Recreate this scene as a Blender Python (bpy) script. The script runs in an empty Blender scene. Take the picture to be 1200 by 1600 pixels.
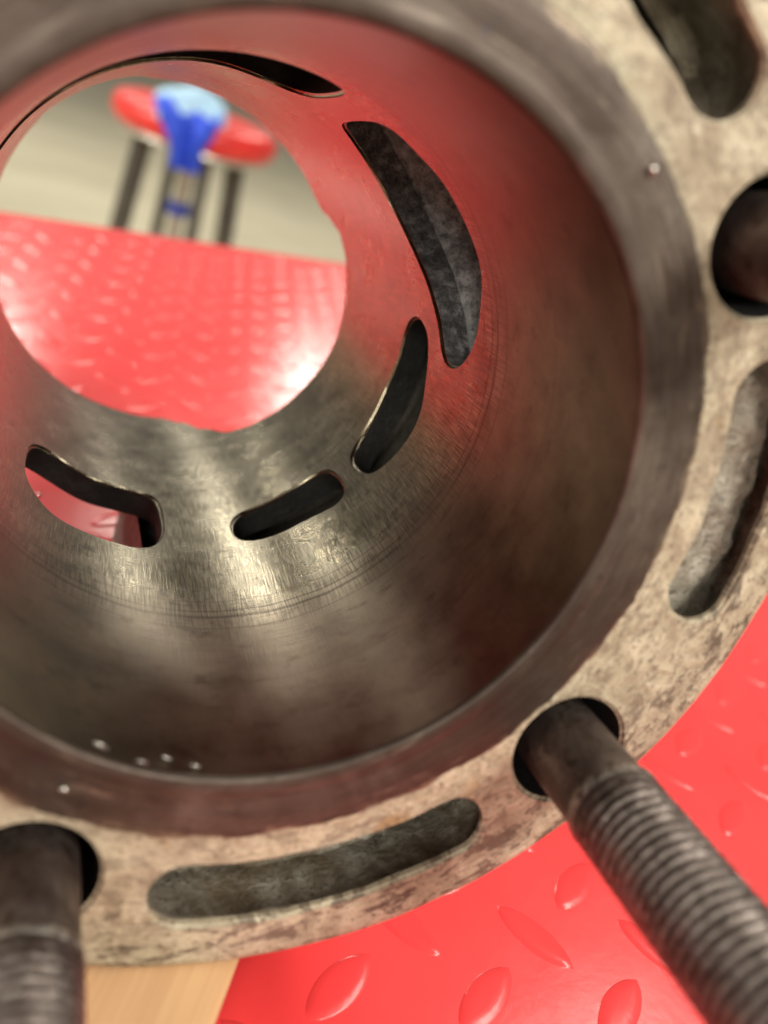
import bpy, bmesh, math, random
from mathutils import Vector, Matrix, noise
from mathutils.geometry import delaunay_2d_cdt

random.seed(7)
sc = bpy.context.scene
COL = sc.collection
R = 0.04                      # bore radius in metres
PI = math.pi
rad = math.radians

# ------------------------------------------------------------------ camera
cam_d = bpy.data.cameras.new('camera')
cam = bpy.data.objects.new('camera', cam_d)
COL.objects.link(cam)
right = Vector((0.91522168, -0.25471905, 0.31222985))
down = Vector((0.14492924, -0.51492027, -0.844898))
fwd = Vector((0.3759851, 0.8185202, -0.43434995))
M = Matrix((right, -down, -fwd)).transposed().to_4x4()
M.translation = Vector((-0.0257787, -0.08103615, 0.12297629))
cam.matrix_world = M
cam_d.sensor_width = 36.0
cam_d.lens = 31.95
cam_d.clip_start = 0.003
cam_d.clip_end = 100.0
cam_d.dof.use_dof = True
cam_d.dof.focus_distance = 0.150
cam_d.dof.aperture_fstop = 11.5
sc.camera = cam

# ------------------------------------------------------------------ world and lamps
world = bpy.data.worlds.new('World')
sc.world = world
world.use_nodes = True
bg = world.node_tree.nodes['Background']
bg.inputs['Color'].default_value = (1.0, 0.93, 0.80, 1)
bg.inputs['Strength'].default_value = 0.25


def lamp(loc, sx, sy, power, rot=(0, 0, 0), col=(1, 0.95, 0.84)):
    """a ceiling luminaire or an added fill lamp (size along x, size along y)"""
    d = bpy.data.lights.new('ceiling_or_fill_lamp', 'AREA')
    d.shape = 'RECTANGLE'
    d.size, d.size_y = sx, sy
    d.energy = power
    d.color = col
    o = bpy.data.objects.new('ceiling_or_fill_lamp', d)
    COL.objects.link(o)
    o.location = loc
    o.rotation_euler = rot
    return o


lamp((-0.30, 4.4, 1.65), 0.13, 1.0, 30)
lamp((-1.55, 5.2, 1.65), 0.15, 1.0, 28)
lamp((1.40, 4.75, 1.65), 0.20, 1.0, 34)
lamp((0.36, 2.45, 1.65), 0.22, 0.5, 13)
lamp((-2.6, 1.6, 1.65), 0.4, 1.8, 120, (0, rad(-25), 0))  # added fill from the left, lightens the floor and the bench under the cylinder
lamp((1.35, 0.0, 1.65), 0.3, 1.5, 30)
lamp((1.0, -1.5, 1.65), 0.5, 1.5, 75, (rad(25), 0, 0))
lamp((-1.3, -2.6, 1.45), 0.5, 1.5, 62, (rad(45), 0, rad(-25)))  # added low fill behind the camera, brightens the port passage
sc.view_settings.view_transform = 'Standard'
sc.view_settings.look = 'None'
sc.view_settings.exposure = 0.0
sc.view_settings.gamma = 1.0
sc.cycles.max_bounces = 6
sc.cycles.glossy_bounces = 5
sc.cycles.diffuse_bounces = 3


# ------------------------------------------------------------------ material helpers
class NT:
    def __init__(self, name):
        self.m = bpy.data.materials.new(name)
        self.m.use_nodes = True
        self.n = self.m.node_tree.nodes
        self.l = self.m.node_tree.links
        self.b = self.n['Principled BSDF']

    def new(self, t, **k):
        x = self.n.new(t)
        for a, v in k.items():
            setattr(x, a, v)
        return x

    def set(self, sock, v):
        if isinstance(v, bpy.types.NodeSocket):
            self.l.new(v, sock)
        elif isinstance(v, (tuple, list)) and len(v) == 3 and sock.type == 'RGBA':
            sock.default_value = (*v, 1)
        else:
            sock.default_value = v

    def P(self, key, v):
        self.set(self.b.inputs[key], v)

    def coord(self, kind='Object'):
        return self.new('ShaderNodeTexCoord').outputs[kind]

    def mapping(self, vec, scale=(1, 1, 1), loc=(0, 0, 0)):
        x = self.new('ShaderNodeMapping')
        self.set(x.inputs['Vector'], vec)
        x.inputs['Scale'].default_value = scale
        x.inputs['Location'].default_value = loc
        return x.outputs[0]

    def noise(self, vec, scale=5, detail=4, rough=.55, dist=0.0):
        x = self.new('ShaderNodeTexNoise')
        self.set(x.inputs['Vector'], vec)
        x.inputs['Scale'].default_value = scale
        x.inputs['Detail'].default_value = detail
        x.inputs['Roughness'].default_value = rough
        x.inputs['Distortion'].default_value = dist
        return x.outputs[0]

    def voro(self, vec, scale, feature='F1'):
        x = self.new('ShaderNodeTexVoronoi', feature=feature)
        self.set(x.inputs['Vector'], vec)
        x.inputs['Scale'].default_value = scale
        return x.outputs['Distance']

    def ramp(self, fac, stops, interp='LINEAR'):
        x = self.new('ShaderNodeValToRGB')
        self.set(x.inputs[0], fac)
        cr = x.color_ramp
        cr.interpolation = interp
        while len(cr.elements) < len(stops):
            cr.elements.new(0.5)
        for e, (p, c) in zip(cr.elements, stops):
            e.position = p
            if isinstance(c, (int, float)):
                c = (c, c, c)
            e.color = (*c, 1)
        return x.outputs[0]

    def mix(self, fac, a, b, mode='MIX'):
        x = self.new('ShaderNodeMix', data_type='RGBA', blend_type=mode)
        self.set(x.inputs[0], fac)
        self.set(x.inputs[6], a)
        self.set(x.inputs[7], b)
        return x.outputs[2]

    def math(self, op, a, b=0.0, c=0.0):
        x = self.new('ShaderNodeMath', operation=op)
        self.set(x.inputs[0], a)
        self.set(x.inputs[1], b)
        self.set(x.inputs[2], c)
        return x.outputs[0]

    def sep(self, vec):
        x = self.new('ShaderNodeSeparateXYZ')
        self.set(x.inputs[0], vec)
        return x.outputs

    def comb(self, x_, y_, z_=0.0):
        x = self.new('ShaderNodeCombineXYZ')
        for i, v in enumerate((x_, y_, z_)):
            self.set(x.inputs[i], v)
        return x.outputs[0]

    def polar(self, o):
        """(angle, radius in bore radii) of object coordinates"""
        x, y, z = self.sep(o)
        a = self.math('ARCTAN2', y, x)
        r = self.math('MULTIPLY', self.math('SQRT', self.math('ADD', self.math('MULTIPLY', x, x), self.math('MULTIPLY', y, y))), 1 / R)
        return self.comb(a, r), a, r

    def bump(self, h, strength=.3, dist=.0005, prev=None):
        x = self.new('ShaderNodeBump')
        x.inputs['Strength'].default_value = strength
        x.inputs['Distance'].default_value = dist
        self.set(x.inputs['Height'], h)
        if prev is not None:
            self.l.new(prev, x.inputs['Normal'])
        return x.outputs[0]


def mat_bore():
    t = NT('honed_steel')
    uv = t.coord('UV')
    th, z, _ = t.sep(uv)
    big = t.noise(t.mapping(uv, (1.6, 1.6, 1)), 1.0, 4, .55, .4)
    mott = t.noise(t.mapping(uv, (5, 5, 1)), 1.0, 4, .55, .2)
    axial = t.noise(t.mapping(uv, (70, 2.0, 1), (0, 0, 3)), 1.0, 4, .65)
    # short slightly slanted honing scratches
    sl = t.comb(t.math('ADD', th, t.math('MULTIPLY', z, .05)), z)
    dash = t.noise(t.mapping(sl, (150, 8, 1)), 1.0, 3, .6)
    sl2 = t.comb(t.math('SUBTRACT', th, t.math('MULTIPLY', z, .16)), z)
    dash2 = t.noise(t.mapping(sl2, (190, 7, 1)), 1.0, 3, .6)
    circ = t.noise(t.mapping(uv, (1.0, 60, 1)), 1.0, 4, .6, .2)
    zz = t.math('ADD', z, t.math('MULTIPLY', t.math('SUBTRACT', big, .5), .5))
    zz2 = t.math('MULTIPLY', zz, .5)
    brown = t.ramp(zz2, [(.30, .95), (.47, .75), (.60, .26), (.95, .16)])
    steel = t.ramp(mott, [(.25, (.20, .175, .118)), (.55, (.31, .28, .20)), (.85, (.40, .365, .275))])
    varn = t.ramp(mott, [(.25, (.105, .080, .058)), (.55, (.185, .150, .112)), (.8, (.255, .210, .158))])
    col = t.mix(brown, steel, varn)
    spots = t.ramp(t.noise(t.mapping(uv, (7, 12, 1)), 1.0, 6, .7, .4), [(.55, 0.0), (.72, .7)])
    col = t.mix(spots, col, (.07, .046, .03))
    # narrow ring-travel lines
    zl = t.math('ADD', z, t.math('MULTIPLY', t.math('SUBTRACT', mott, .5), .03))
    for zc, w, q in ((.99, .016, .7), (1.04, .010, .6), (1.12, .008, .4), (.90, .008, .4), (2.16, .012, .6), (.52, .006, .3)):
        dd = t.math('ABSOLUTE', t.math('SUBTRACT', zl, zc))
        k = t.ramp(t.math('DIVIDE', dd, w), [(0.2, q), (1.0, 0.0)])
        k = t.math('MULTIPLY', k, t.ramp(big, [(.35, .35), (.55, 1.0)]))
        col = t.mix(k, col, (.05, .036, .025))
    hone = t.math('MULTIPLY', t.ramp(zz2, [(.42, .12), (.54, 1.0), (.95, .8)]), .9)
    d1 = t.mix(1.0, t.ramp(dash, [(.34, .50), (.5, 1.0), (.66, 1.55)]), t.ramp(axial, [(.30, .74), (.52, 1.0), (.72, 1.22)]), 'MULTIPLY')
    col = t.mix(hone, col, t.mix(1.0, col, d1, 'MULTIPLY'))
    deep = t.math('MULTIPLY', t.ramp(dash2, [(.66, 0.0), (.72, .7)]), t.ramp(big, [(.4, .2), (.6, 1.0)]))
    col = t.mix(deep, col, (.06, .045, .03))
    t.P('Base Color', col)
    t.P('Metallic', 1.0)
    t.P('Roughness', t.math('ADD', t.ramp(mott, [(.3, .19), (.7, .27)]), t.math('MULTIPLY', brown, .12)))
    h = t.math('ADD', t.math('MULTIPLY', axial, .4), t.math('MULTIPLY', dash, .6))
    nb = t.bump(h, .16, .00016)
    nb = t.bump(circ, .16, .0002, nb)
    t.P('Normal', nb)
    return t.m


def mat_ring():
    t = NT('dull_rim_steel')
    o = t.coord()
    pol, a, r = t.polar(o)
    turn = t.noise(t.mapping(pol, (1.2, 130, 1)), 1.0, 3, .6)
    arc = t.noise(t.mapping(pol, (5, 26, 1)), 1.0, 5, .65, .5)
    big = t.noise(o, 40, 6, .62, .5)
    fine = t.noise(o, 420, 5, .65)
    col = t.ramp(big, [(.30, (.034, .021, .015)), (.46, (.066, .047, .036)), (.60, (.115, .092, .074)), (.78, (.20, .17, .135))])
    col = t.mix(t.ramp(arc, [(.50, 0.0), (.66, .75)]), col, (.042, .026, .018))
    col = t.mix(t.ramp(arc, [(.28, .7), (.40, 0.0)]), col, (.25, .205, .15))
    col = t.mix(t.ramp(fine, [(.58, 0.0), (.72, .6)]), col, (.03, .02, .015))
    ink = t.ramp(t.noise(t.mapping(o, (1, 1, 1), (.02, .01, 0)), 110, 3, .5), [(.70, 0.0), (.74, .7)])
    col = t.mix(ink, col, (.025, .025, .04))
    # tan crust creeping in from the deck side
    rim = t.math('ADD', r, t.math('MULTIPLY', t.math('SUBTRACT', t.noise(o, 170, 6, .7, .6), .5), .16))
    col = t.mix(t.ramp(t.math('SUBTRACT', rim, .9), [(.298, 0.0), (.328, .8)]), col, (.26, .20, .135))
    col = t.mix(.6, col, t.mix(1.0, col, t.ramp(turn, [(.3, .6), (.7, 1.4)]), 'MULTIPLY'))
    t.P('Base Color', col)
    t.P('Metallic', .5)
    t.P('Roughness', t.ramp(arc, [(.3, .40), (.7, .56)]))
    nb = t.bump(turn, .22, .0002)
    nb = t.bump(fine, .25, .0003, nb)
    nb = t.bump(arc, .2, .0006, nb)
    t.P('Normal', nb)
    return t.m


def mat_deck():
    t = NT('stained_deck_alloy')
    o = t.coord()
    pol, a, r = t.polar(o)
    big = t.noise(o, 38, 6, .62, .6)
    med = t.noise(o, 190, 7, .68, .7)
    arc = t.noise(t.mapping(pol, (11, 17, 1)), 1.0, 8, .72, .9)
    fibre = t.noise(t.mapping(pol, (55, 85, 1)), 1.0, 6, .72, 1.0)
    tool = t.noise(t.mapping(pol, (2, 90, 1)), 1.0, 3, .5, .3)
    fine = t.noise(o, 900, 4, .7)
    col = t.ramp(med, [(.26, (.20, .155, .10)), (.44, (.37, .31, .215)), (.58, (.51, .45, .325)), (.76, (.66, .60, .46))])
    col = t.mix(.35, col, t.mix(1.0, col, t.ramp(tool, [(.3, .65), (.7, 1.3)]), 'MULTIPLY'))
    col = t.mix(t.ramp(fibre, [(.48, 0.0), (.64, .45)]), col, (.25, .19, .135))
    # dark flaky gasket remains, heavier towards the outer edge
    fl = t.ramp(t.math('ADD', arc, t.math('MULTIPLY', t.math('SUBTRACT', fibre, .5), .35)), [(.52, 0.0), (.555, .85), (.68, .95)])
    fl = t.math('MULTIPLY', fl, t.ramp(t.math('SUBTRACT', r, 1.0), [(.24, .4), (.50, .5), (.66, 1.0)]))
    col = t.mix(fl, col, (.075, .052, .037))
    col = t.mix(t.ramp(big, [(.48, 0.0), (.66, .5)]), col, (.27, .21, .155))
    rust = t.ramp(t.noise(o, 62, 5, .6, .5), [(.63, 0.0), (.68, .6)])
    col = t.mix(rust, col, (.30, .18, .065))
    pit = t.ramp(fine, [(.57, 0.0), (.66, .75)])
    col = t.mix(pit, col, (.12, .085, .058))
    t.P('Base Color', col)
    t.P('Metallic', .1)
    t.P('Roughness', t.ramp(med, [(.3, .62), (.7, .42)]))
    nb = t.bump(med, .5, .0009)
    nb = t.bump(fibre, .25, .0005, nb)
    nb = t.bump(fine, .4, .0004, nb)
    t.P('Normal', nb)
    return t.m


def mat_cast(name, c0, c1, c2, metal=.5, rough=(.5, .36), bs=.6, st=(.28, .5, .75), sc_=1.0, stain=None):
    t = NT(name)
    o = t.coord()
    med = t.noise(o, 260 * sc_, 7, .68, .5 if sc_ == 1 else 0)
    fine = t.noise(o, 1100 * sc_, 4, .65)
    big = t.noise(o, 60, 4, .6)
    col = t.ramp(med, [(st[0], c0), (st[1], c1), (st[2], c2)])
    col = t.mix(t.ramp(fine, [(.56, 0.0), (.66, .75)]), col, tuple(q * .3 for q in c0))
    col = t.mix(t.ramp(big, [(.4, 0.0), (.7, .5)]), col, c0)
    if stain:
        col = t.mix(t.ramp(t.noise(o, 75, 6, .7, .8), [(.46, 0.0), (.60, .85)]), col, stain)
    t.P('Base Color', col)
    t.P('Metallic', metal)
    t.P('Roughness', t.ramp(med, [(.3, rough[0]), (.7, rough[1])]))
    nb = t.bump(med, bs, .0010)
    nb = t.bump(fine, .5, .0005, nb)
    t.P('Normal', nb)
    return t.m


def mat_stud():
    t = NT('oiled_black_steel')
    o = t.coord()
    big = t.noise(o, 130, 6, .68, .6)
    fine = t.noise(o, 900, 5, .7)
    pits = t.noise(o, 420, 4, .6, .4)
    col = t.ramp(big, [(.3, (.034, .022, .019)), (.5, (.080, .059, .052)), (.72, (.165, .135, .12))])
    col = t.mix(t.ramp(pits, [(.56, 0.0), (.64, .8)]), col, (.038, .022, .016))
    at = t.new('ShaderNodeAttribute', attribute_name='crest')
    k = t.math('MULTIPLY', at.outputs['Fac'], t.ramp(fine, [(.42, 0.0), (.62, 1.0)]))
    col = t.mix(k, col, (.46, .42, .37))
    t.P('Base Color', col)
    t.P('Metallic', .6)
    t.P('Roughness', t.ramp(big, [(.3, .50), (.7, .32)]))
    nb = t.bump(fine, .35, .0003)
    nb = t.bump(pits, .5, .0005, nb)
    t.P('Normal', nb)
    return t.m


def mat_red():
    t = NT('red_vinyl')
    o = t.coord()
    big = t.noise(o, 9, 4, .6, .4)
    med = t.noise(o, 90, 5, .6)
    fine = t.noise(o, 900, 3, .6)
    col = t.ramp(big, [(.3, (.70, .042, .045)), (.7, (.78, .056, .058))])
    col = t.mix(t.ramp(med, [(.60, 0.0), (.75, .25)]), col, (.56, .032, .034))
    t.P('Base Color', col)
    t.P('Roughness', t.ramp(med, [(.3, .17), (.7, .24)]))
    t.P('Specular IOR Level', .38)
    nb = t.bump(med, .07, .0012)
    nb = t.bump(fine, .03, .0003, nb)
    t.P('Normal', nb)
    return t.m


def mat_plain(name, c, rough=.5, metal=0.0, var=.15, scale=40, bump=.1):
    t = NT(name)
    o = t.coord()
    n1 = t.noise(o, scale, 5, .6, .3)
    col = t.ramp(n1, [(.3, tuple(q * (1 - var) for q in c)), (.7, tuple(min(1, q * (1 + var)) for q in c))])
    t.P('Base Color', col)
    t.P('Roughness', rough)
    t.P('Metallic', metal)
    t.P('Normal', t.bump(n1, bump, .001))
    return t.m


def mat_wood():
    t = NT('bare_pine')
    o = t.coord()
    g = t.noise(t.mapping(o, (120, 10, 120)), 1.0, 5, .6, .6)
    f = t.noise(t.mapping(o, (1500, 40, 900)), 1.0, 3, .6)
    col = t.ramp(g, [(.3, (.50, .29, .145)), (.55, (.57, .335, .17)), (.75, (.61, .37, .195))])
    col = t.mix(.3, col, t.ramp(f, [(.3, (.42, .22, .10)), (.7, (.66, .43, .24))]))
    t.P('Base Color', col)
    t.P('Roughness', .6)
    t.P('Normal', t.bump(f, .2, .0004))
    return t.m


def mat_floor():
    t = NT('sealed_concrete')
    o = t.coord()
    n1 = t.noise(o, 1.6, 6, .6, .4)
    n2 = t.noise(o, 14, 5, .65)
    col = t.ramp(n1, [(.3, (.44, .40, .285)), (.7, (.56, .515, .38))])
    col = t.mix(t.ramp(n2, [(.5, 0.0), (.75, .3)]), col, (.33, .30, .23))
    t.P('Base Color', col)
    t.P('Roughness', t.ramp(n2, [(.3, .35), (.7, .5)]))
    return t.m


MB = mat_bore()
MRING = mat_ring()
MDECK = mat_deck()
MSLOT = mat_cast('rough_cast_alloy', (.15, .125, .095), (.32, .285, .23), (.60, .57, .49), .3, (.6, .42), .8, (.28, .5, .75), 1.0, (.13, .095, .055))
MPORT = mat_cast('sooty_cast_alloy', (.20, .20, .203), (.55, .55, .555), (.97, .97, .97), .3, (.45, .26), 1.0, (.34, .5, .68), 1.7)
MSOOT_SHADE = mat_cast('soot_shade_black', (.006, .005, .0045), (.012, .0105, .0095), (.03, .027, .025), .1, (.75, .6), .5)  # soot tone blackened further: shade painted into port and stud-hole walls
MWALL = mat_cast('smoked_port_wall', (.05, .05, .051), (.19, .19, .192), (.55, .55, .55), .3, (.5, .3), .8, (.34, .5, .68), 1.7)
MBODY = mat_cast('grey_cast_body', (.10, .09, .075), (.20, .18, .15), (.30, .27, .23), .4, (.6, .5))
MSTUD = mat_stud()
MRED = mat_red()


# ------------------------------------------------------------------ object helpers
def link(name, me, mat, parent=None, smooth=True, sharp=None):
    o = bpy.data.objects.new(name, me)
    COL.objects.link(o)
    if mat:
        me.materials.append(mat)
    if smooth:
        me.polygons.foreach_set('use_smooth', [True] * len(me.polygons))
    if sharp is not None:
        bm = bmesh.new()
        bm.from_mesh(me)
        for e in bm.edges:
            if len(e.link_faces) == 2 and e.calc_face_angle(0) > sharp:
                e.smooth = False
        bm.to_mesh(me)
        bm.free()
    if parent:
        o.parent = parent
    return o


def pymesh(name, v, f):
    me = bpy.data.meshes.new(name)
    me.from_pydata([tuple(p) for p in v], [], f)
    me.update()
    return me


def empty(name, loc=(0, 0, 0), rot=None):
    o = bpy.data.objects.new(name, None)
    COL.objects.link(o)
    o.location = loc
    o.empty_display_size = .02
    if rot is not None:
        o.rotation_euler = rot
    return o


def tag(o, label=None, cat=None, group=None, kind=None):
    if label:
        o['label'] = label
    if cat:
        o['category'] = cat
    if group:
        o['group'] = group
    if kind:
        o['kind'] = kind
    return o


def lathe(profile, seg=128, closed=False, noise_fn=None):
    """profile list of (r, z) -> verts, faces about Z"""
    v, f = [], []
    n = len(profile)
    for i in range(seg):
        a = 2 * PI * i / seg
        for k, (r, z) in enumerate(profile):
            if noise_fn:
                r, z = noise_fn(k, a, r, z)
            v.append((r * math.cos(a), r * math.sin(a), z))
    for i in range(seg):
        j = (i + 1) % seg
        for k in range(n - 1 + (1 if closed else 0)):
            k2 = (k + 1) % n
            f.append((i * n + k, j * n + k, j * n + k2, i * n + k2))
    return v, f


def catmull(pts, per):
    out = []
    n = len(pts)
    for i in range(n):
        p0, p1, p2, p3 = (Vector(pts[(i + q) % n]) for q in (-1, 0, 1, 2))
        for k in range(per):
            t = k / per
            out.append(.5 * ((2 * p1) + (p2 - p0) * t + (2 * p0 - 5 * p1 + 4 * p2 - p3) * t * t + (3 * p1 - p0 - 3 * p2 + p3) * t ** 3))
    return out


def resample(pts, step):
    n = len(pts)
    L = [0]
    for i in range(n):
        L.append(L[-1] + (pts[(i + 1) % n] - pts[i]).length)
    m = max(12, int(L[-1] / step))
    out, j = [], 0
    for k in range(m):
        s = L[-1] * k / m
        while L[j + 1] < s:
            j += 1
        t = (s - L[j]) / max(1e-9, L[j + 1] - L[j])
        out.append(pts[j].lerp(pts[(j + 1) % n], t))
    return out


def smooth_loop(pts, it):
    for _ in range(it):
        n = len(pts)
        pts = [pts[i] * .5 + (pts[i - 1] + pts[(i + 1) % n]) * .25 for i in range(n)]
    return pts


def area2(pts):
    return sum(pts[i - 1].x * pts[i].y - pts[i].x * pts[i - 1].y for i in range(len(pts))) / 2


def inset(pts, d):
    """move a ccw loop inwards by d"""
    n = len(pts)
    out = []
    for i in range(n):
        t = (pts[(i + 1) % n] - pts[i - 1])
        t.normalize()
        out.append(pts[i] + Vector((-t.y, t.x)) * d)
    return out


def inside(p, poly):
    c = False
    n = len(poly)
    x, y = p
    j = n - 1
    for i in range(n):
        xi, yi = poly[i]
        xj, yj = poly[j]
        if (yi > y) != (yj > y) and x < (xj - xi) * (y - yi) / (yj - yi) + xi:
            c = not c
        j = i
    return c


def sheet(outer, holes, pts, step):
    """triangulate a region with holes; returns verts (2D), tris, index loops (outer first)"""
    V, E, loops = [], [], []
    for lp in [outer] + holes:
        s = len(V)
        V += [Vector(p) for p in lp]
        loops.append(list(range(s, s + len(lp))))
        E += [(s + i, s + (i + 1) % len(lp)) for i in range(len(lp))]
    # hash of boundary points to keep grid points off the borders
    g = {}
    for p in V:
        g.setdefault((int(p.x // step), int(p.y // step)), []).append(p)
    for p in pts:
        k = (int(p.x // step), int(p.y // step))
        near = any((q - p).length < step * .6 for a in (-1, 0, 1) for b in (-1, 0, 1) for q in g.get((k[0] + a, k[1] + b), ()))
        if not near:
            V.append(p)
    vo, eo, fo, ov, oe, of = delaunay_2d_cdt(V, E, [], 0, 1e-7)
    # map input to output ids
    mp = {}
    for i, src in enumerate(ov):
        for q in src:
            mp[q] = i
    loops = [[mp[i] for i in lp] for lp in loops]
    box = [(min(p.x for p in h), max(p.x for p in h), min(p.y for p in h), max(p.y for p in h)) for h in holes]
    tris = []
    for f in fo:
        c = (vo[f[0]] + vo[f[1]] + vo[f[2]]) / 3
        if not inside(c, outer):
            continue
        if any(b[0] <= c.x <= b[1] and b[2] <= c.y <= b[3] and inside(c, h) for h, b in zip(holes, box)):
            continue
        tris.append(tuple(f))
    return vo, tris, loops


# ------------------------------------------------------------------ the setting: bench and floor
def bench():
    A = Vector((-0.0521, 0.4034))
    B = Vector((0.1469, 0.4853))
    e = (B - A).normalized()                 # far edge direction
    nrm = Vector((e.y, -e.x))                # towards the viewer
    ang = math.atan2(e.y, e.x)
    w0, w1, dep = -.75, .95, .545
    # bench local frame: x along far edge, y away from viewer, origin on far edge
    root_loc = Vector((A.x, A.y, 0))
    prof = [(0, -.045), (0, -.016), (-.0012, -.0098), (-.0046, -.0046), (-.0098, -.0012), (-.016, 0)]
    v, f = [], []
    ring = []
    # rounded slab: loops of a rectangle shrunk by the profile
    for (d, z) in prof:
        ring.append([(w0 - d, -dep - d, z), (w1 + d, -dep - d, z), (w1 + d, d, z), (w0 - d, d, z)])
    for lp in ring:
        v += lp
    for k in range(len(prof) - 1):
        for i in range(4):
            j = (i + 1) % 4
            f.append((k * 4 + i, k * 4 + j, k * 4 + 4 + j, k * 4 + 4 + i))
    L = (len(prof) - 1) * 4
    f.append((L, L + 1, L + 2, L + 3))
    f.append((3, 2, 1, 0))
    me = pymesh('bench_top', v, f)
    o = link('bench_top', me, MRED, sharp=rad(40))
    o.location = root_loc
    o.rotation_euler = (0, 0, ang)
    tag(o, kind='structure')
    # cabinet below
    bm = bmesh.new()
    bmesh.ops.create_cube(bm, size=1)
    for q in bm.verts:
        q.co = Vector(((w0 + w1) / 2 + q.co.x * (w1 - w0 - .06), -dep / 2 + q.co.y * (dep - .06), -.049 - .40 + q.co.z * .80))
    me = bpy.data.meshes.new('cabinet')
    bm.to_mesh(me)
    bm.free()
    link('cabinet', me, mat_plain('red_cabinet_paint', (.55, .02, .025), .35), o, smooth=False)
    # raised lens-shaped tread bars
    Lb, Wb, Hb = .0080, .0031, .00032
    bv, bf = [], []
    nu = 12
    rows = [(1.12, 0.0), (1.0, .10), (.88, .38), (.72, .74), (.52, .93), (.25, 1.0)]
    for (s, hgt) in rows:
        for i in range(2 * nu):
            if i < nu:
                t = -1 + 2 * i / nu
                sg = 1
            else:
                t = 1 - 2 * (i - nu) / nu
                sg = -1
            yy = sg * (1 - t * t) ** .75 * Wb * s
            bv.append((t * Lb * (1 - (1 - s) * .35), yy, Hb * hgt - (.0002 if hgt == 0 else 0)))
    m = 2 * nu
    for k in range(len(rows) - 1):
        for i in range(m):
            j = (i + 1) % m
            bf.append((k * m + i, k * m + m + i, k * m + m + j, k * m + j))
    bf.append(tuple(range((len(rows) - 1) * m + m - 1, (len(rows) - 1) * m - 1, -1)))
    bme = pymesh('tread_bar', bv, bf)
    bmp = bmesh.new()
    bmp.from_mesh(bme)
    bmesh.ops.recalc_face_normals(bmp, faces=bmp.faces)
    bmp.to_mesh(bme)
    bmp.free()
    bme.materials.append(MRED)
    bme.polygons.foreach_set('use_smooth', [True] * len(bme.polygons))
    p = .0244
    spots = []
    cpos = M.translation
    ga = rad(-8)
    ax_, ay_ = Vector((math.cos(ga), math.sin(ga), 0)) * p, Vector((-math.sin(ga), math.cos(ga), 0)) * p
    inv = Matrix.Rotation(-ang, 3, 'Z')
    for i in range(-84, 108):
        for j in range(-84, 108):
            if (i + j) % 2:
                continue
            lw = Vector((.0304, -.0033, 0)) + ax_ * (i * .5) + ay_ * (j * .5)
            x, y, _z = inv @ (lw - root_loc)
            if not (w0 + .03 < x < w1 - .03 and -dep + .03 < y < -.026):
                continue
            wp = Matrix.Rotation(ang, 3, 'Z') @ Vector((x, y, 0)) + root_loc
            q = wp - cpos
            zc = q.dot(fwd)
            vis = False
            if zc > 0:
                ix = 600 + 1420 * q.dot(right) / zc
                iy = 800 + 1420 * q.dot(down) / zc
                low = -40 < ix < 1240 and -40 < iy < 1640 and math.hypot(ix - 380, iy - 610) > 800
                thr = math.hypot(ix - 255, iy - 400) < 330
                vis = low or thr
            spots.append((0 if vis else 1, q.length, x, y, i % 2 == 0))
    spots.sort()
    rest_v, rest_f = [], []
    n_ind = 0
    for vis, dist, x, y, par in spots:
        a = rad(38 if par else -52) - ang
        if vis == 0 and n_ind < 300:
            t = bpy.data.objects.new('tread_bar', bme)
            COL.objects.link(t)
            t.parent = o
            t.location = (x, y, 0)
            t.rotation_euler = (0, 0, a)
            n_ind += 1
        else:
            b0 = len(rest_v)
            ca, sa = math.cos(a), math.sin(a)
            rest_v += [(x + q[0] * ca - q[1] * sa, y + q[0] * sa + q[1] * ca, q[2]) for q in bv]
            for pl in bme.polygons:
                rest_f.append(tuple(b0 + k for k in pl.vertices))
    rest = link('tread_pattern', pymesh('tread_pattern', rest_v, rest_f), MRED, o)
    rest['kind'] = 'stuff'
    return o


bench()

fl = pymesh('floor', [(-9, -4, -.90), (9, -4, -.90), (9, 14, -.90), (-9, 14, -.90)], [(0, 1, 2, 3)])
tag(link('floor', fl, mat_floor(), smooth=False), kind='structure')

# ------------------------------------------------------------------ engine cylinder
# local frame of the cylinder: z runs down the bore away from the viewer, x to the right, y downwards
tau, ro = rad(9), rad(9)
cr, sr, ct, st = math.cos(ro), math.sin(ro), math.cos(tau), math.sin(tau)
# columns: images of local x, y, z in the world (X right, Y ahead, Z up)
CM = Matrix(((cr, sr, 0), (sr * st, -cr * st, ct), (sr * ct, -cr * ct, -st))).to_4x4()
CM.translation = Vector((0, 0, 2.12 * R))
cyl = empty('engine_cylinder')
cyl.matrix_world = CM
tag(cyl, 'brown stained steel and alloy engine cylinder lying on its side, open bore facing the viewer', 'engine cylinder')

FAR = [(-180, 3.85), (-150, 3.80), (-138, 3.60), (-131, 3.08), (-112, 3.04), (-104, 3.10), (-96, 3.48), (-88, 3.68), (-72, 3.76), (-50, 3.70),
       (-30, 3.66), (-24, 3.60), (-21, 3.40), (-17, 3.24), (-8, 3.18), (20, 3.10), (45, 3.14), (60, 3.18), (68, 3.22), (76, 3.40), (83, 3.60), (90, 3.71),
       (110, 3.745), (130, 3.73), (150, 3.72), (180, 3.85)]


def zfar(deg):
    for (a, za), (b, zb) in zip(FAR, FAR[1:]):
        if a <= deg <= b:
            t = (deg - a) / (b - a)
            t = t * t * (3 - 2 * t)
            return za + (zb - za) * t
    return 3.85


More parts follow.
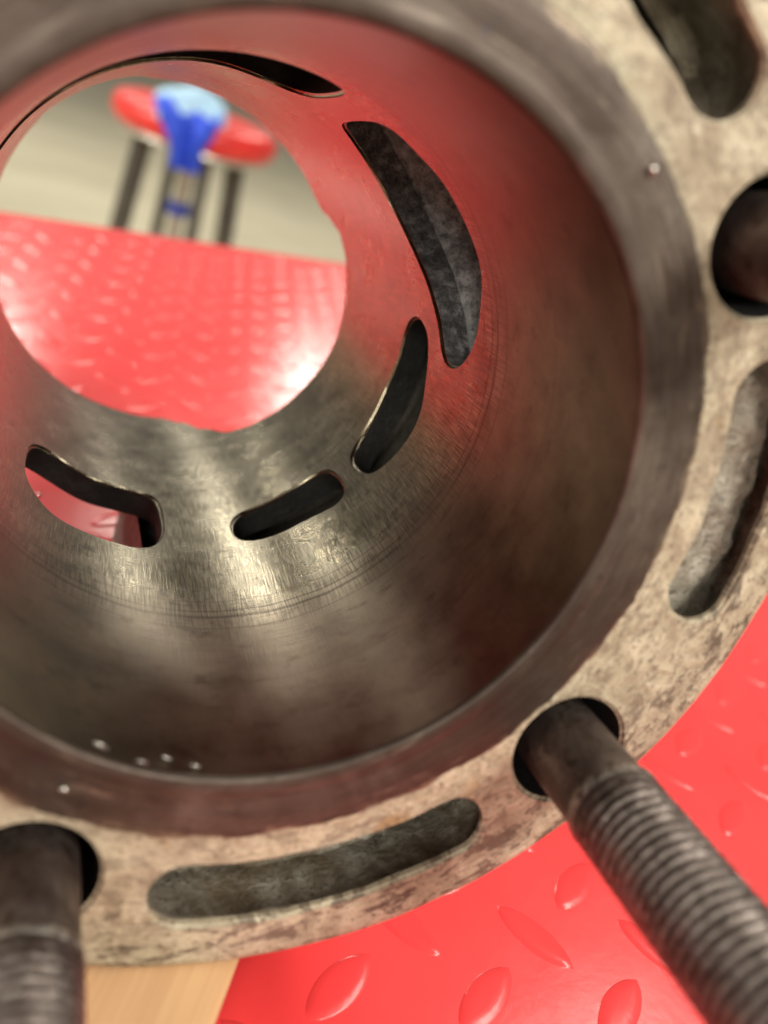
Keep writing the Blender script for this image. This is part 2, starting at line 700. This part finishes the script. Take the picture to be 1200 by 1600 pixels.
PORTS = {
    'P1': [(-67.2, 1.55), (-67.9, 1.28), (-71.4, 1.19), (-84.6, 1.20), (-101.9, 1.23), (-112, 1.25), (-121, 1.30), (-132, 1.48), (-143, 1.82),
           (-149, 2.08), (-147, 2.17), (-140, 2.06), (-133, 1.91), (-120, 1.83), (-107, 1.83), (-92, 1.87), (-80, 2.0), (-72, 1.98), (-68, 1.80)],
    'P2': [(-57.97, 1.86), (-58.96, 1.43), (-57.36, 1.26), (-53.94, 1.21), (-50.04, 1.2), (-46.42, 1.16), (-42.94, 1.13), (-38.4, 1.12), (-33.98, 1.11),
           (-29.7, 1.1), (-25.43, 1.09), (-21.1, 1.1), (-17.06, 1.13), (-11.22, 1.17), (-7.21, 1.19), (-2.72, 1.24), (0.6, 1.29), (3.19, 1.36), (3.76, 1.46),
           (2.29, 1.53), (-1.22, 1.59), (-5.01, 1.63), (-9.19, 1.7), (-14.59, 1.78), (-19.42, 1.87), (-25.83, 1.96), (-32.07, 2.02), (-38.07, 2.04), (-45.25, 2.03), (-52.19, 1.98)],
    'P3': [(-3.9, 1.92), (-3.29, 1.82), (-0.6, 1.74), (4.35, 1.69), (11.01, 1.64), (18.39, 1.57), (25.79, 1.56), (33.5, 1.59), (38.5, 1.63), (41.27, 1.73),
           (41.65, 1.88), (39.68, 1.97), (33.27, 2.03), (24.79, 2.06), (17.92, 2.08), (7.99, 2.06), (2.42, 2.06), (-1.52, 2.01)],
    'P4': [(79.76, 1.89), (76.19, 2.0), (66.83, 2.04), (56.89, 2.07), (49.44, 2.05), (46.91, 1.97), (46.3, 1.79), (48.09, 1.67), (51.69, 1.63), (58.28, 1.66),
           (66.13, 1.65), (72.52, 1.64), (78.19, 1.67), (80.19, 1.76)],
    'P5': [(137.18, 1.91), (136.37, 2.13), (132.92, 2.27), (125.5, 2.31), (116.14, 2.28), (107.15, 2.31), (99.82, 2.29), (97.48, 2.2), (97.1, 1.98), (97.84, 1.8),
           (100.53, 1.65), (104.57, 1.58), (110.3, 1.56), (117.05, 1.55), (124.01, 1.53), (129.15, 1.54), (133.62, 1.62), (136.6, 1.74)],
}
TW = .13                       # liner wall in bore radii
ports = {}
for k, pts in PORTS.items():
    lp = catmull([(rad(a), z) for a, z in pts], 8)
    lp = smooth_loop(resample(lp, .022), 5)
    if area2(lp) < 0:
        lp.reverse()
    ports[k] = lp


def cylp(t, z, r):
    return Vector((r * math.cos(t) * R, r * math.sin(t) * R, z * R))


def liner():
    st_ = .045
    nT = 140
    ths = [-PI + 2 * PI * i / nT for i in range(nT + 1)]
    top = [Vector((t, .0215)) for t in ths]
    bot = [Vector((t, zfar(math.degrees(t)))) for t in reversed([(-PI + 2 * PI * i / 280) for i in range(281)])]
    outer = top + bot
    pts = []
    nz = 86
    for i in range(1, nT):
        for j in range(1, nz):
            z = .0215 + j * st_ + (st_ * .5 if i % 2 else 0)
            t = ths[i]
            if z < zfar(math.degrees(t)) - st_ * .6:
                pts.append(Vector((t, z)))
    holes = list(ports.values())
    vo, tris, loops = sheet(outer, holes, pts, st_)
    V, F, N, UV = [], [], [], []

    def add(t, z, r, nrm=None):
        V.append(cylp(t, z, r))
        N.append(nrm if nrm else Vector((0, 0, 0)))
        UV.append((t, z))
        return len(V) - 1
    inner = [add(p.x, p.y, 1.0, Vector((-math.cos(p.x), -math.sin(p.x), 0))) for p in vo]
    for t in tris:
        F.append((inner[t[0]], inner[t[2]], inner[t[1]]))
    fil = .014
    outer_pos = {i: vo[i] for i in range(len(vo))}
    wall_end = {}
    wide = set()
    for key, lp, ids in zip(ports, holes, loops[1:]):
        f0 = len(F)
        prev = [inner[i] for i in ids]
        for s in (25, 50, 75, 90):
            a = rad(s)
            q = inset(lp, fil * (1 - math.cos(a)))
            cur = [add(p.x, p.y, 1 + fil * math.sin(a)) for p in q]
            for i in range(len(lp)):
                j = (i + 1) % len(lp)
                F.append((prev[i], prev[j], cur[j], cur[i]))
            prev = cur
        for rr_ in (1.05, 1.09, 1 + TW):
            cur = [add(p.x, p.y, rr_) for p in q]
            for i in range(len(lp)):
                j = (i + 1) % len(lp)
                F.append((prev[i], prev[j], cur[j], cur[i]))
            prev = cur
        if key == 'P2':
            wide.update(range(f0, len(F)))
        for i, vi, p in zip(ids, prev, q):
            wall_end[i] = vi
            outer_pos[i] = p
    outv = [wall_end[i] if i in wall_end else add(vo[i].x, vo[i].y, 1 + TW, Vector((math.cos(vo[i].x), math.sin(vo[i].x), 0))) for i in range(len(vo))]
    for t in tris:
        F.append((outv[t[0]], outv[t[1]], outv[t[2]]))
    ids = loops[0]
    for i in range(len(ids)):
        a, b = ids[i], ids[(i + 1) % len(ids)]
        if abs(vo[a].x - vo[b].x) > 1e-6:
            F.append((inner[a], inner[b], outv[b], outv[a]))
    me = pymesh('liner', V, F)
    bm = bmesh.new()
    bm.from_mesh(me)
    for e in bm.edges:
        if len(e.link_faces) == 2 and e.calc_face_angle(0) > rad(50):
            e.smooth = False
    bm.to_mesh(me)
    bm.free()
    uvl = me.uv_layers.new(name='UVMap')
    for lpx in me.loops:
        uvl.data[lpx.index].uv = UV[lpx.vertex_index]
    o = link('liner', me, MB, cyl)
    me.materials.append(MSOOT_SHADE)
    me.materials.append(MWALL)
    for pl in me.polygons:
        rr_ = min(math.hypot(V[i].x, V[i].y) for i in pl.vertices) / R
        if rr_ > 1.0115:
            pl.material_index = 2 if pl.index in wide else 1  # port walls carry painted shade, except the lighter toned wide port
    # exact radial normals on the bore surface
    ln = [Vector(N[lpx.vertex_index]) for lpx in me.loops]
    for pl in me.polygons:
        for li in pl.loop_indices:
            nn = N[me.loops[li].vertex_index]
            if nn.length > 0 and nn.dot(pl.normal) < .6:
                ln[li] = Vector((0, 0, 0))
    me.normals_split_custom_set(ln)
    return o


liner()


def ring():
    prof = [(1.0, .022), (1.0025, .010), (1.007, .003), (1.014, 0), (1.058, 0), (1.064, .003), (1.072, .0035), (1.12, .004), (1.196, .003), (1.212, .008), (1.222, .022), (1.224, .075)]

    def nf(k, a, r, z):
        if k >= 8:
            q = noise.noise(Vector((math.cos(a) * 9, math.sin(a) * 9, 1))) * .014 + noise.noise(Vector((math.cos(a) * 38, math.sin(a) * 38, 4))) * .009
            r += q
        if 4 <= k <= 6:
            r += noise.noise(Vector((math.cos(a) * 14, math.sin(a) * 14, 7))) * .004
        return r * R, z * R
    v, f = lathe(prof, 420, noise_fn=nf)
    return link('liner_rim', pymesh('liner_rim', v, f), MRING, cyl, sharp=rad(50))


ring()

ZD = .05                       # deck level
RC, HW = 1.478, .127           # slot centre line and half width
SLOTS = [(58.4, 103.0), (-12.6, 22.6), (-84.0, -40.0), (130.5, 175.0), (202.5, 247.0)]
STUDS = [44.9, 116.6, -25.3, 188.5, 260.5]
RS, RH = 1.478, .214


def stadium(a0, a1, m=0.0, seg=64, wob=0.0):
    """closed loop (ccw) of a slot grown by m"""
    c0, c1 = rad(a0) + HW / RC, rad(a1) - HW / RC
    w = HW + m
    out = []
    for i in range(seg + 1):
        t = c0 + (c1 - c0) * i / seg
        out.append(Vector(((RC + w) * math.cos(t), (RC + w) * math.sin(t))))
    for i in range(1, 16):
        a = PI * i / 16
        c = Vector((RC * math.cos(c1), RC * math.sin(c1)))
        out.append(c + Vector((math.cos(c1 + a), math.sin(c1 + a))) * w)
    for i in range(seg, -1, -1):
        t = c0 + (c1 - c0) * i / seg
        out.append(Vector(((RC - w) * math.cos(t), (RC - w) * math.sin(t))))
    for i in range(1, 16):
        a = PI + PI * i / 16
        c = Vector((RC * math.cos(c0), RC * math.sin(c0)))
        out.append(c + Vector((math.cos(c0 + a), math.sin(c0 + a))) * w)
    if wob:
        n = len(out)
        q = []
        for i, p in enumerate(out):
            k = noise.noise(Vector((p.x * 5, p.y * 5, 3))) * .7 + noise.noise(Vector((p.x * 16, p.y * 16, 9))) * .3
            t = (out[(i + 1) % n] - out[i - 1]).normalized()
            q.append(p + Vector((t.y, -t.x)) * k * wob)
        out = q
    return out


def circle(c, r, n=56):
    return [Vector((c[0] + r * math.cos(2 * PI * i / n), c[1] + r * math.sin(2 * PI * i / n))) for i in range(n)]


def redge(a):
    return 1.782 + .012 * noise.noise(Vector((math.cos(a) * 2.2, math.sin(a) * 2.2, 5))) + .004 * noise.noise(Vector((math.cos(a) * 12, math.sin(a) * 12, 2)))


def deck():
    ef = .05
    step = .05
    n_o = 300
    out0 = [Vector(((redge(2 * PI * i / n_o) - ef) * math.cos(2 * PI * i / n_o), (redge(2 * PI * i / n_o) - ef) * math.sin(2 * PI * i / n_o))) for i in range(n_o)]
    inn = circle((0, 0), 1.195, 200)
    slot_l = [stadium(a, b, 0, wob=.012) for a, b in SLOTS]
    hole_l = [circle((RS * math.cos(rad(a)), RS * math.sin(rad(a))), RH) for a in STUDS]
    holes = [inn] + slot_l + hole_l
    pts = []
    for k in range(10):
        r = 1.235 + k * .052
        m = int(2 * PI * r / step)
        for i in range(m):
            a = 2 * PI * (i + .5 * (k % 2)) / m
            pts.append(Vector((r * math.cos(a), r * math.sin(a))))
    vo, tris, loops = sheet(out0, holes, pts, step)
    V, F = [], []

    def add(x, y, z):
        V.append((x * R, y * R, z * R))
        return len(V) - 1
    base = [add(p.x, p.y, ZD + .004 * noise.noise(Vector((p.x * 3, p.y * 3, 0)))) for p in vo]
    for t in tris:
        F.append((base[t[0]], base[t[2]], base[t[1]]))

    def strip(prev, cur):
        for i in range(len(prev)):
            j = (i + 1) % len(prev)
            F.append((prev[i], prev[j], cur[j], cur[i]))
    # outer edge: rounded, then the flange side and its underside
    prev = [base[i] for i in loops[0]]
    for s in (22, 45, 68, 90):
        a = rad(s)
        k = ef * (1 - math.sin(a))
        cur = []
        for i in range(n_o):
            an = 2 * PI * i / n_o
            r = redge(an) - k
            cur.append(add(r * math.cos(an), r * math.sin(an), ZD + ef * (1 - math.cos(a))))
        strip(prev, cur)
        prev = cur
    for r_off, z in ((.0, .22), (.004, .36), (-.02, .42), (-.20, .44)):
        cur = []
        for i in range(n_o):
            an = 2 * PI * i / n_o
            r = redge(an) + r_off + .004 * noise.noise(Vector((an * 20, z * 9, 1)))
            cur.append(add(r * math.cos(an), r * math.sin(an), z))
        strip(prev, cur)
        prev = cur
    # slots and stud holes: rounded lip and wall
    for q, (lp, ids) in enumerate(zip(holes[1:], loops[2:])):
        fil = .010 if q < len(slot_l) else .012
        prev = [base[i] for i in ids]
        for s in (30, 60, 90):
            a = rad(s)
            ins = inset(lp, fil * (1 - math.cos(a)))
            cur = [add(p.x, p.y, ZD + fil * math.sin(a)) for p in ins]
            strip(prev, cur)
            prev = cur
        if q < len(slot_l):
            cur = [add(p.x, p.y, ZD + .028) for p in ins]
            strip(prev, cur)
        else:
            for z in (.2, .5, .9):
                cur = [add(p.x, p.y, z) for p in ins]
                strip(prev, cur)
                prev = cur
            F.append(tuple(reversed(cur)))
    me = pymesh('deck', V, F)
    bm = bmesh.new()
    bm.from_mesh(me)
    bmesh.ops.recalc_face_normals(bm, faces=bm.faces)
    bm.to_mesh(me)
    bm.free()
    o = link('deck', me, MDECK, cyl, sharp=rad(50))
    me.materials.append(MSOOT_SHADE)
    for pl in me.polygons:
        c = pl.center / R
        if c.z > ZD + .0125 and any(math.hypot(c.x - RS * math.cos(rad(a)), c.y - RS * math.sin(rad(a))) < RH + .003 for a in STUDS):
            pl.material_index = 1  # stud-hole walls coloured near-black to paint in their shade
    # rough-cast pockets under the slots
    for q, (a, b) in enumerate(SLOTS):
        V, F = [], []
        lay = [(-.012, .026), (.018, .038), (.052, .075), (.06, .24), (.05, .62)]
        prev = None
        seg = 110
        for (m, z) in lay:
            lp = stadium(a, b, m, seg)
            zz = ZD + z
            cur = []
            for p in lp:
                k = noise.noise(Vector((p.x * 7, p.y * 7, z * 20 + q)))
                cur.append(add(p.x * (1 + .012 * k), p.y * (1 + .012 * k), zz + (.02 * k if z > .11 else 0)))
            if prev:
                strip(prev, cur)
            prev = cur
        # floor grid
        c0, c1 = rad(a) - .06, rad(b) + .06
        nu, nv = 150, 26
        g = []
        for i in range(nu + 1):
            t = c0 + (c1 - c0) * i / nu
            row = []
            for j in range(nv + 1):
                r = RC - HW - .08 + (2 * HW + .16) * j / nv
                x, y = r * math.cos(t), r * math.sin(t)
                s = j / nv
                k = noise.fractal(Vector((x * 6, y * 6, 2 + q)), 1.0, 2.0, 5) * .045
                k += noise.noise(Vector((x * 3, y * 3, 8 + q))) * .05
                wv = .05 * noise.noise(Vector((t * 12, 3, q))) + .03 * noise.noise(Vector((t * 40, 7, q)))
                if q == 0:
                    sl = .15 + .03 * s + .055 * max(0, min(1, (s - .50 - wv) / .06)) + .35 * max(0, (s - .80 - wv * .6) / .2)
                elif q == 1:
                    sl = .085 + .05 * s + .55 * max(0, (s - .83 - wv * .7) / .2) + .10 * max(0, .30 - i / nu)
                elif q == 2:
                    sl = .30 + .25 * s - .25 * max(0, (i / nu - .82) / .18)
                else:
                    sl = .16 + .1 * s
                row.append(add(x, y, ZD + sl + k * .55))
            g.append(row)
        for i in range(nu):
            for j in range(nv):
                F.append((g[i][j], g[i + 1][j], g[i + 1][j + 1], g[i][j + 1]))
        link('coolant_passage', pymesh('coolant_passage', V, F), MSLOT, o, sharp=rad(70))
    return o


deck()


def casting():
    """outer body shell, open over one port sector"""
    a0, a1 = rad(-218), rad(101.5)
    nT = 150
    ri, ro_, z0, z1 = 1.40, 1.64, .40, 3.02
    prof = [(1.138, z0), (1.138 + .001, z0), (ri, z0 + .02), (ri, z1 - .12), (1.14, z1 - .10), (1.14, z1), (ro_ - .04, z1), (ro_, z1 - .04), (ro_, z0), (1.2, z0 - .01)]
    # closed section: inner wall, base ring, outer wall
    sec = [(ri, .43), (ri, 2.55), (1.142, 2.57), (1.142, 3.0), (1.60, 3.0), (1.64, 2.57), (1.64, .43)]
    V, F = [], []
    m = len(sec)
    for i in range(nT + 1):
        t = a0 + (a1 - a0) * i / nT
        for (r, z) in sec:
            k = .006 * noise.noise(Vector((t * 8, r * 5, z * 5)))
            if r < 1.15:
                k = 0
            V.append(((r + k) * math.cos(t) * R, (r + k) * math.sin(t) * R, z * R))
    for i in range(nT):
        tm = math.degrees(a0 + (a1 - a0) * (i + .5) / nT)
        for k in range(m):
            if k in (0, 6) and -150 < tm < 10:
                continue
            F.append((i * m + k, i * m + (k + 1) % m, (i + 1) * m + (k + 1) % m, (i + 1) * m + k))
    # webs closing the two cut ends against the liner
    for i in (0, nT):
        t = a0 + (a1 - a0) * i / nT
        s = len(V)
        for (r, z) in ((1.134, .44), (1.134, 2.95), (1.62, 2.95), (1.62, .44)):
            V.append((r * math.cos(t) * R, r * math.sin(t) * R, z * R))
        F.append((s, s + 1, s + 2, s + 3))
    me = pymesh('casting', V, F)
    bm = bmesh.new()
    bm.from_mesh(me)
    bmesh.ops.recalc_face_normals(bm, faces=bm.faces)
    bm.to_mesh(me)
    bm.free()
    return link('casting', me, MBODY, cyl, sharp=rad(40))


casting()


def passages():
    for key in ('P1', 'P2'):
        lp = ports[key]
        V, F = [], []
        prev = None
        for k in range(20):
            r = 1 + TW + .004 + k * .026
            grow = (.002, -.016)[k] if k < 2 else -.013 - .0008 * k
            q = inset(lp, -grow)
            cur = []
            for p in q:
                n_ = noise.fractal(Vector((p.x * 9, p.y * 9, r * 9)), 1.0, 2.0, 5) * .022
                V.append(cylp(p.x, p.y + n_ - .22 * max(0, r - 1.16), r))
                cur.append(len(V) - 1)
            if prev:
                for i in range(len(lp)):
                    j = (i + 1) % len(lp)
                    F.append((prev[i], prev[j], cur[j], cur[i]))
            prev = cur
        link('exhaust_passage', pymesh('exhaust_passage', V, F), MPORT, cyl, sharp=rad(70))


passages()


# ------------------------------------------------------------------ studs
def stud(ang, z_thread, z_end, label, off=(0, 0), r0=.146):
    c = Vector((RS * math.cos(rad(ang)) + off[0], RS * math.sin(rad(ang)) + off[1]))
    base = CM @ Vector((c.x * R, c.y * R, .86 * R))
    rt = empty('threaded_stud')
    m = CM.to_3x3() @ Matrix.Rotation(PI, 3, 'X')     # local z runs out of the hole, towards the viewer
    rt.matrix_world = Matrix.Translation(base) @ m.to_4x4()
    tag(rt, label, 'stud', 'studs standing in the deck holes')
    zt = (.86 - z_thread)
    ze = (.86 - z_end)
    prof = [(0.0, .0), (r0 - .015, .0), (r0, .015)]
    k = 0
    z = .05
    while z < zt - .06:
        prof.append((r0, z))
        z += .06
    prof += [(r0, zt - .075), (r0 + .002, zt - .055), (r0 + .010, zt - .035), (r0 + .012, zt - .012), (r0 + .004, zt)]

    def nf(k, a, r, z):
        if r > .1:
            r += .0018 * noise.noise(Vector((math.cos(a) * 2, math.sin(a) * 2, z * 6 + ang)))
        return r * R, z * R
    v, f = lathe(prof, 72, noise_fn=nf)
    me = pymesh('shank', v, f)
    at = me.attributes.new('crest', 'FLOAT', 'POINT')
    at.data.foreach_set('value', [.85 if zt - .04 < p[2] / R < zt - .008 else 0.0 for p in v])
    link('shank', me, MSTUD, rt, sharp=rad(40))
    # helical thread: one continuous surface
    pitch, dep = .036, .014
    seg = 72
    rows = int((ze - zt) / pitch * 8)
    V, F, crest = [], [], []
    for j in range(rows + 1):
        for i in range(seg):
            a = 2 * PI * i / seg
            zz = zt - .004 + j * pitch / 8
            ph = ((zz / pitch) - a / (2 * PI)) % 1.0
            tri = 1 - abs(ph * 2 - 1)
            tri = min(1, max(0, (tri - .14) / .66))
            tri = tri * tri * (3 - 2 * tri)
            run = min(1, (zz - zt + .004) / .10)
            nick = 1 + .25 * noise.noise(Vector((math.cos(a) * 3, math.sin(a) * 3, zz * 18 + ang)))
            r = r0 + .010 - dep * run * (1 - tri) * nick - .004 * run * max(0, noise.noise(Vector((math.cos(a) * 5, math.sin(a) * 5, zz * 30))))
            crest.append(max(0, tri * 1.6 - .75) * run * .5)
            lead = max(0, zz - (ze - .05)) / .05
            r -= .03 * lead
            V.append((r * math.cos(a) * R, r * math.sin(a) * R, zz * R))
    for j in range(rows):
        for i in range(seg):
            i2 = (i + 1) % seg
            F.append((j * seg + i, j * seg + i2, (j + 1) * seg + i2, (j + 1) * seg + i))
    F.append(tuple(rows * seg + i for i in range(seg)))
    me = pymesh('thread', V, F)
    at = me.attributes.new('crest', 'FLOAT', 'POINT')
    at.data.foreach_set('value', crest)
    link('thread', me, MSTUD, rt)
    return rt


stud(44.9, -.27, -1.12, 'dark threaded stud with its thread in full view, at lower right of the deck')
stud(116.6, -.30, -.95, 'dark threaded stud at the lower left, beside the tan wooden offcut')
stud(-25.3, -.32, -.95, 'dark stud cut off by the right edge, above the long side slot')

# ------------------------------------------------------------------ small flecks on the rim
MF = mat_plain('bright_shaving', (.30, .285, .26), .22, .8)


def fleck(deg, r, z, lx, ly, label, tilt=0.0):
    bm = bmesh.new()
    bmesh.ops.create_icosphere(bm, subdivisions=2, radius=1)
    for q in bm.verts:
        k = 1 + .55 * noise.noise(q.co * 1.9 + Vector((deg, 0, 0)))
        q.co = Vector((q.co.x * lx * k, q.co.y * ly * k, q.co.z * ly * .6 * k + ly * .5 * noise.noise(q.co * 1.3 + Vector((0, deg, 0)))))
    me = bpy.data.meshes.new('metal_fleck')
    bm.to_mesh(me)
    bm.free()
    o = link('metal_fleck', me, MF)
    t = rad(deg)
    loc = CM @ cylp(t, z, r)
    o.matrix_world = Matrix.Translation(loc) @ CM.to_3x3().to_4x4() @ Matrix.Rotation(t + PI / 2 + tilt, 4, 'Z')
    tag(o, label, 'fleck', 'bright flecks on the rim')
    return o


fleck(118.0, .985, .040, .0012, .00030, 'largest pale fleck on the bore edge, furthest left of the row', .1)
fleck(110.9, .990, .028, .0008, .00022, 'faint low fleck in the row on the bore edge, second from the left')
fleck(106.6, .988, .066, .0008, .00024, 'bright narrow fleck sitting highest up the bore wall in the row', .15)
fleck(101.8, .988, .044, .0007, .00024, 'small bright fleck on the bore edge, furthest right of the row', .1)
fleck(120.1, 1.119, -.006, .0007, .0004, 'dull brownish fleck on the flat rim below the row of flecks')
fleck(-42.5, 1.161, -.008, .0006, .0004, 'lone pale fleck on the rim at the upper right')


# ------------------------------------------------------------------ wooden offcut under the deck
def offcut():
    bm = bmesh.new()
    bmesh.ops.create_cube(bm, size=1)
    hgt = .0128
    for q in bm.verts:
        q.co = Vector((q.co.x * .080, q.co.y * .075, (q.co.z + .5) * hgt))
    bmesh.ops.bevel(bm, geom=bm.edges[:], offset=.0008, segments=2, affect='EDGES')
    me = bpy.data.meshes.new('wooden_offcut')
    bm.to_mesh(me)
    bm.free()
    o = link('wooden_offcut', me, mat_wood(), sharp=rad(60))
    a = rad(-26)
    # right edge runs through the two points seen beside the deck
    e0 = OFF_EDGE
    ex = Vector((math.cos(a), math.sin(a), 0))
    ey = Vector((-math.sin(a), math.cos(a), 0))
    o.location = Vector((e0[0], e0[1], .0012)) - ex * .040 - ey * .004
    o.rotation_euler = (0, 0, a)
    tag(o, 'tan wooden offcut under the lower left edge of the cylinder deck', 'wood block')


OFF_EDGE = (0.0125, -0.004)
offcut()


# ------------------------------------------------------------------ stool beyond the bench
def tube(p0, p1, r, seg=16):
    p0, p1 = Vector(p0), Vector(p1)
    q = (p1 - p0).to_track_quat('Z', 'Y').to_matrix()
    V, F = [], []
    for p in (p0, p1):
        for i in range(seg):
            a = 2 * PI * i / seg
            V.append(p + q @ Vector((r * math.cos(a), r * math.sin(a), 0)))
    for i in range(seg):
        j = (i + 1) % seg
        F.append((i, j, seg + j, seg + i))
    F.append(tuple(range(seg - 1, -1, -1)))
    F.append(tuple(range(seg, 2 * seg)))
    return V, F


SX, SY, FZ = .232, 2.16, -.90
stool = empty('bar_stool', (SX, SY, FZ), (0, 0, rad(12)))
tag(stool, 'red round-topped stool with dark legs seen blurred through the bore', 'stool')
hs = .766
mseat = mat_plain('red_stool_vinyl', (.72, .035, .03), .35, var=.2)
mleg = mat_plain('dark_stool_steel', (.10, .095, .08), .4, .5)
mch = mat_plain('pale_stool_steel', (.55, .53, .46), .3, .6)
v, f = lathe([(0, hs - .006), (.10, hs - .003), (.155, hs), (.178, hs - .006), (.186, hs - .022), (.184, hs - .045), (.172, hs - .058), (0, hs - .058)], 64)
link('seat', pymesh('seat', v, f), mseat, stool, sharp=rad(60))
v, f = lathe([(.0, hs - .0585), (.165, hs - .0585), (.168, hs - .066), (.160, hs - .074), (0, hs - .074)], 64)
link('seat_pan', pymesh('seat_pan', v, f), mch, stool, sharp=rad(50))
for k in range(4):
    a = k * PI / 2
    v, f = tube((.110 * math.cos(a), .110 * math.sin(a), hs - .074), (.165 * math.cos(a), .165 * math.sin(a), 0), .022 if k in (0, 2) else .014)
    link('leg', pymesh('leg', v, f), mleg, stool, sharp=rad(50))
v, f = tube((0, 0, hs - .074), (0, 0, .25), .017)
link('column', pymesh('column', v, f), mch, stool, sharp=rad(50))
v, f = tube((0, 0, .535), (0, 0, .560), .030)
link('collar', pymesh('collar', v, f), mat_plain('blue_collar_plastic', (.03, .06, .40), .5), stool, sharp=rad(50))
prof = [(.150 + .009 * math.cos(2 * PI * i / 10), .25 + .009 * math.sin(2 * PI * i / 10)) for i in range(10)]
v, f = lathe(prof, 64, closed=True)
link('foot_ring', pymesh('foot_ring', v, f), mch, stool)


def blob_cloth(name, c, size, mat, seed, n=56, sag=None):
    """crumpled closed cloth bundle"""
    bm = bmesh.new()
    bmesh.ops.create_icosphere(bm, subdivisions=5, radius=1)
    for q in bm.verts:
        p = q.co.copy()
        k = 1 + .20 * noise.noise(p * 1.6 + Vector((seed, 0, 0))) - .16 * abs(noise.noise(p * 3.2 + Vector((0, seed, 0)))) + .05 * noise.noise(p * 8)
        p = p * k
        p = Vector((p.x * size[0], p.y * size[1], max(p.z, -.55) * size[2]))
        if sag:
            p = sag(p)
        q.co = p
    me = bpy.data.meshes.new(name)
    bm.to_mesh(me)
    bm.free()
    o = link(name, me, mat)
    o.location = c
    return o


top = FZ + hs
o = blob_cloth('folded_rag', (.200, 2.035, top + .002), (.086, .060, .056), mat_plain('pale_blue_cloth', (.42, .66, .86), .8, scale=60), 3.0)
tag(o, 'pale blue crumpled rag on the red stool', 'rag')


def hang(p):
    s = (1 - p.z / .07) * .5                       # 0 at the top, 1 at the lower end
    s = max(0, min(1.2, s))
    w = 1.0 - .52 * s
    return Vector((p.x * w + .022 * s, p.y * (1 - .3 * s), p.z if p.z < 0.02 else p.z))


def drape():
    # cloth sheet hung over the front rim of the seat
    nu, nv = 34, 46
    V, F = [], []
    for side in (0, 1):
        for j in range(nv + 1):
            s = j / nv
            for i in range(nu + 1):
                uu = i / nu * 2 - 1
                half = .066 - .036 * min(1, max(0, (s - .25) / .5)) + .006 * noise.noise(Vector((s * 6, side, 2)))
                x = uu * half + .018 * s
                if s < .28:
                    y = .06 - .082 * (s / .28)
                    z = .012 + .010 * math.sin(uu * 7)
                    if s > .2:
                        z -= (s - .2) * .15
                else:
                    y = -.026 - .006 * math.sin((s - .28) * 6)
                    z = -.002 - (s - .28) * .145
                fold = .010 * math.sin(uu * 6 + s * 3) + .006 * noise.noise(Vector((uu * 3, s * 5, 1)))
                y += fold
                y += .006 * side
                z += .004 * (1 - side)
                V.append((x, y, z))
    m = (nu + 1) * (nv + 1)
    for j in range(nv):
        for i in range(nu):
            a = j * (nu + 1) + i
            b = a + nu + 1
            F.append((a, a + 1, b + 1, b))
            F.append((m + a, m + b, m + b + 1, m + a + 1))
    for j in range(nv):
        for i in (0, nu):
            a = j * (nu + 1) + i
            b = a + nu + 1
            F.append((a, b, m + b, m + a))
    for i in range(nu):
        for j in (0, nv):
            a = j * (nu + 1) + i
            F.append((a, a + 1, m + a + 1, m + a))
    me = pymesh('hanging_cloth', V, F)
    bm = bmesh.new()
    bm.from_mesh(me)
    bmesh.ops.recalc_face_normals(bm, faces=bm.faces)
    bm.to_mesh(me)
    bm.free()
    o = link('hanging_cloth', me, mat_plain('deep_blue_cloth', (.02, .07, .62), .7, scale=60), sharp=rad(60))
    o.location = (.188, SY - .170, top + .004)
    tag(o, 'deep blue cloth hanging over the front of the red stool', 'cloth')


drape()
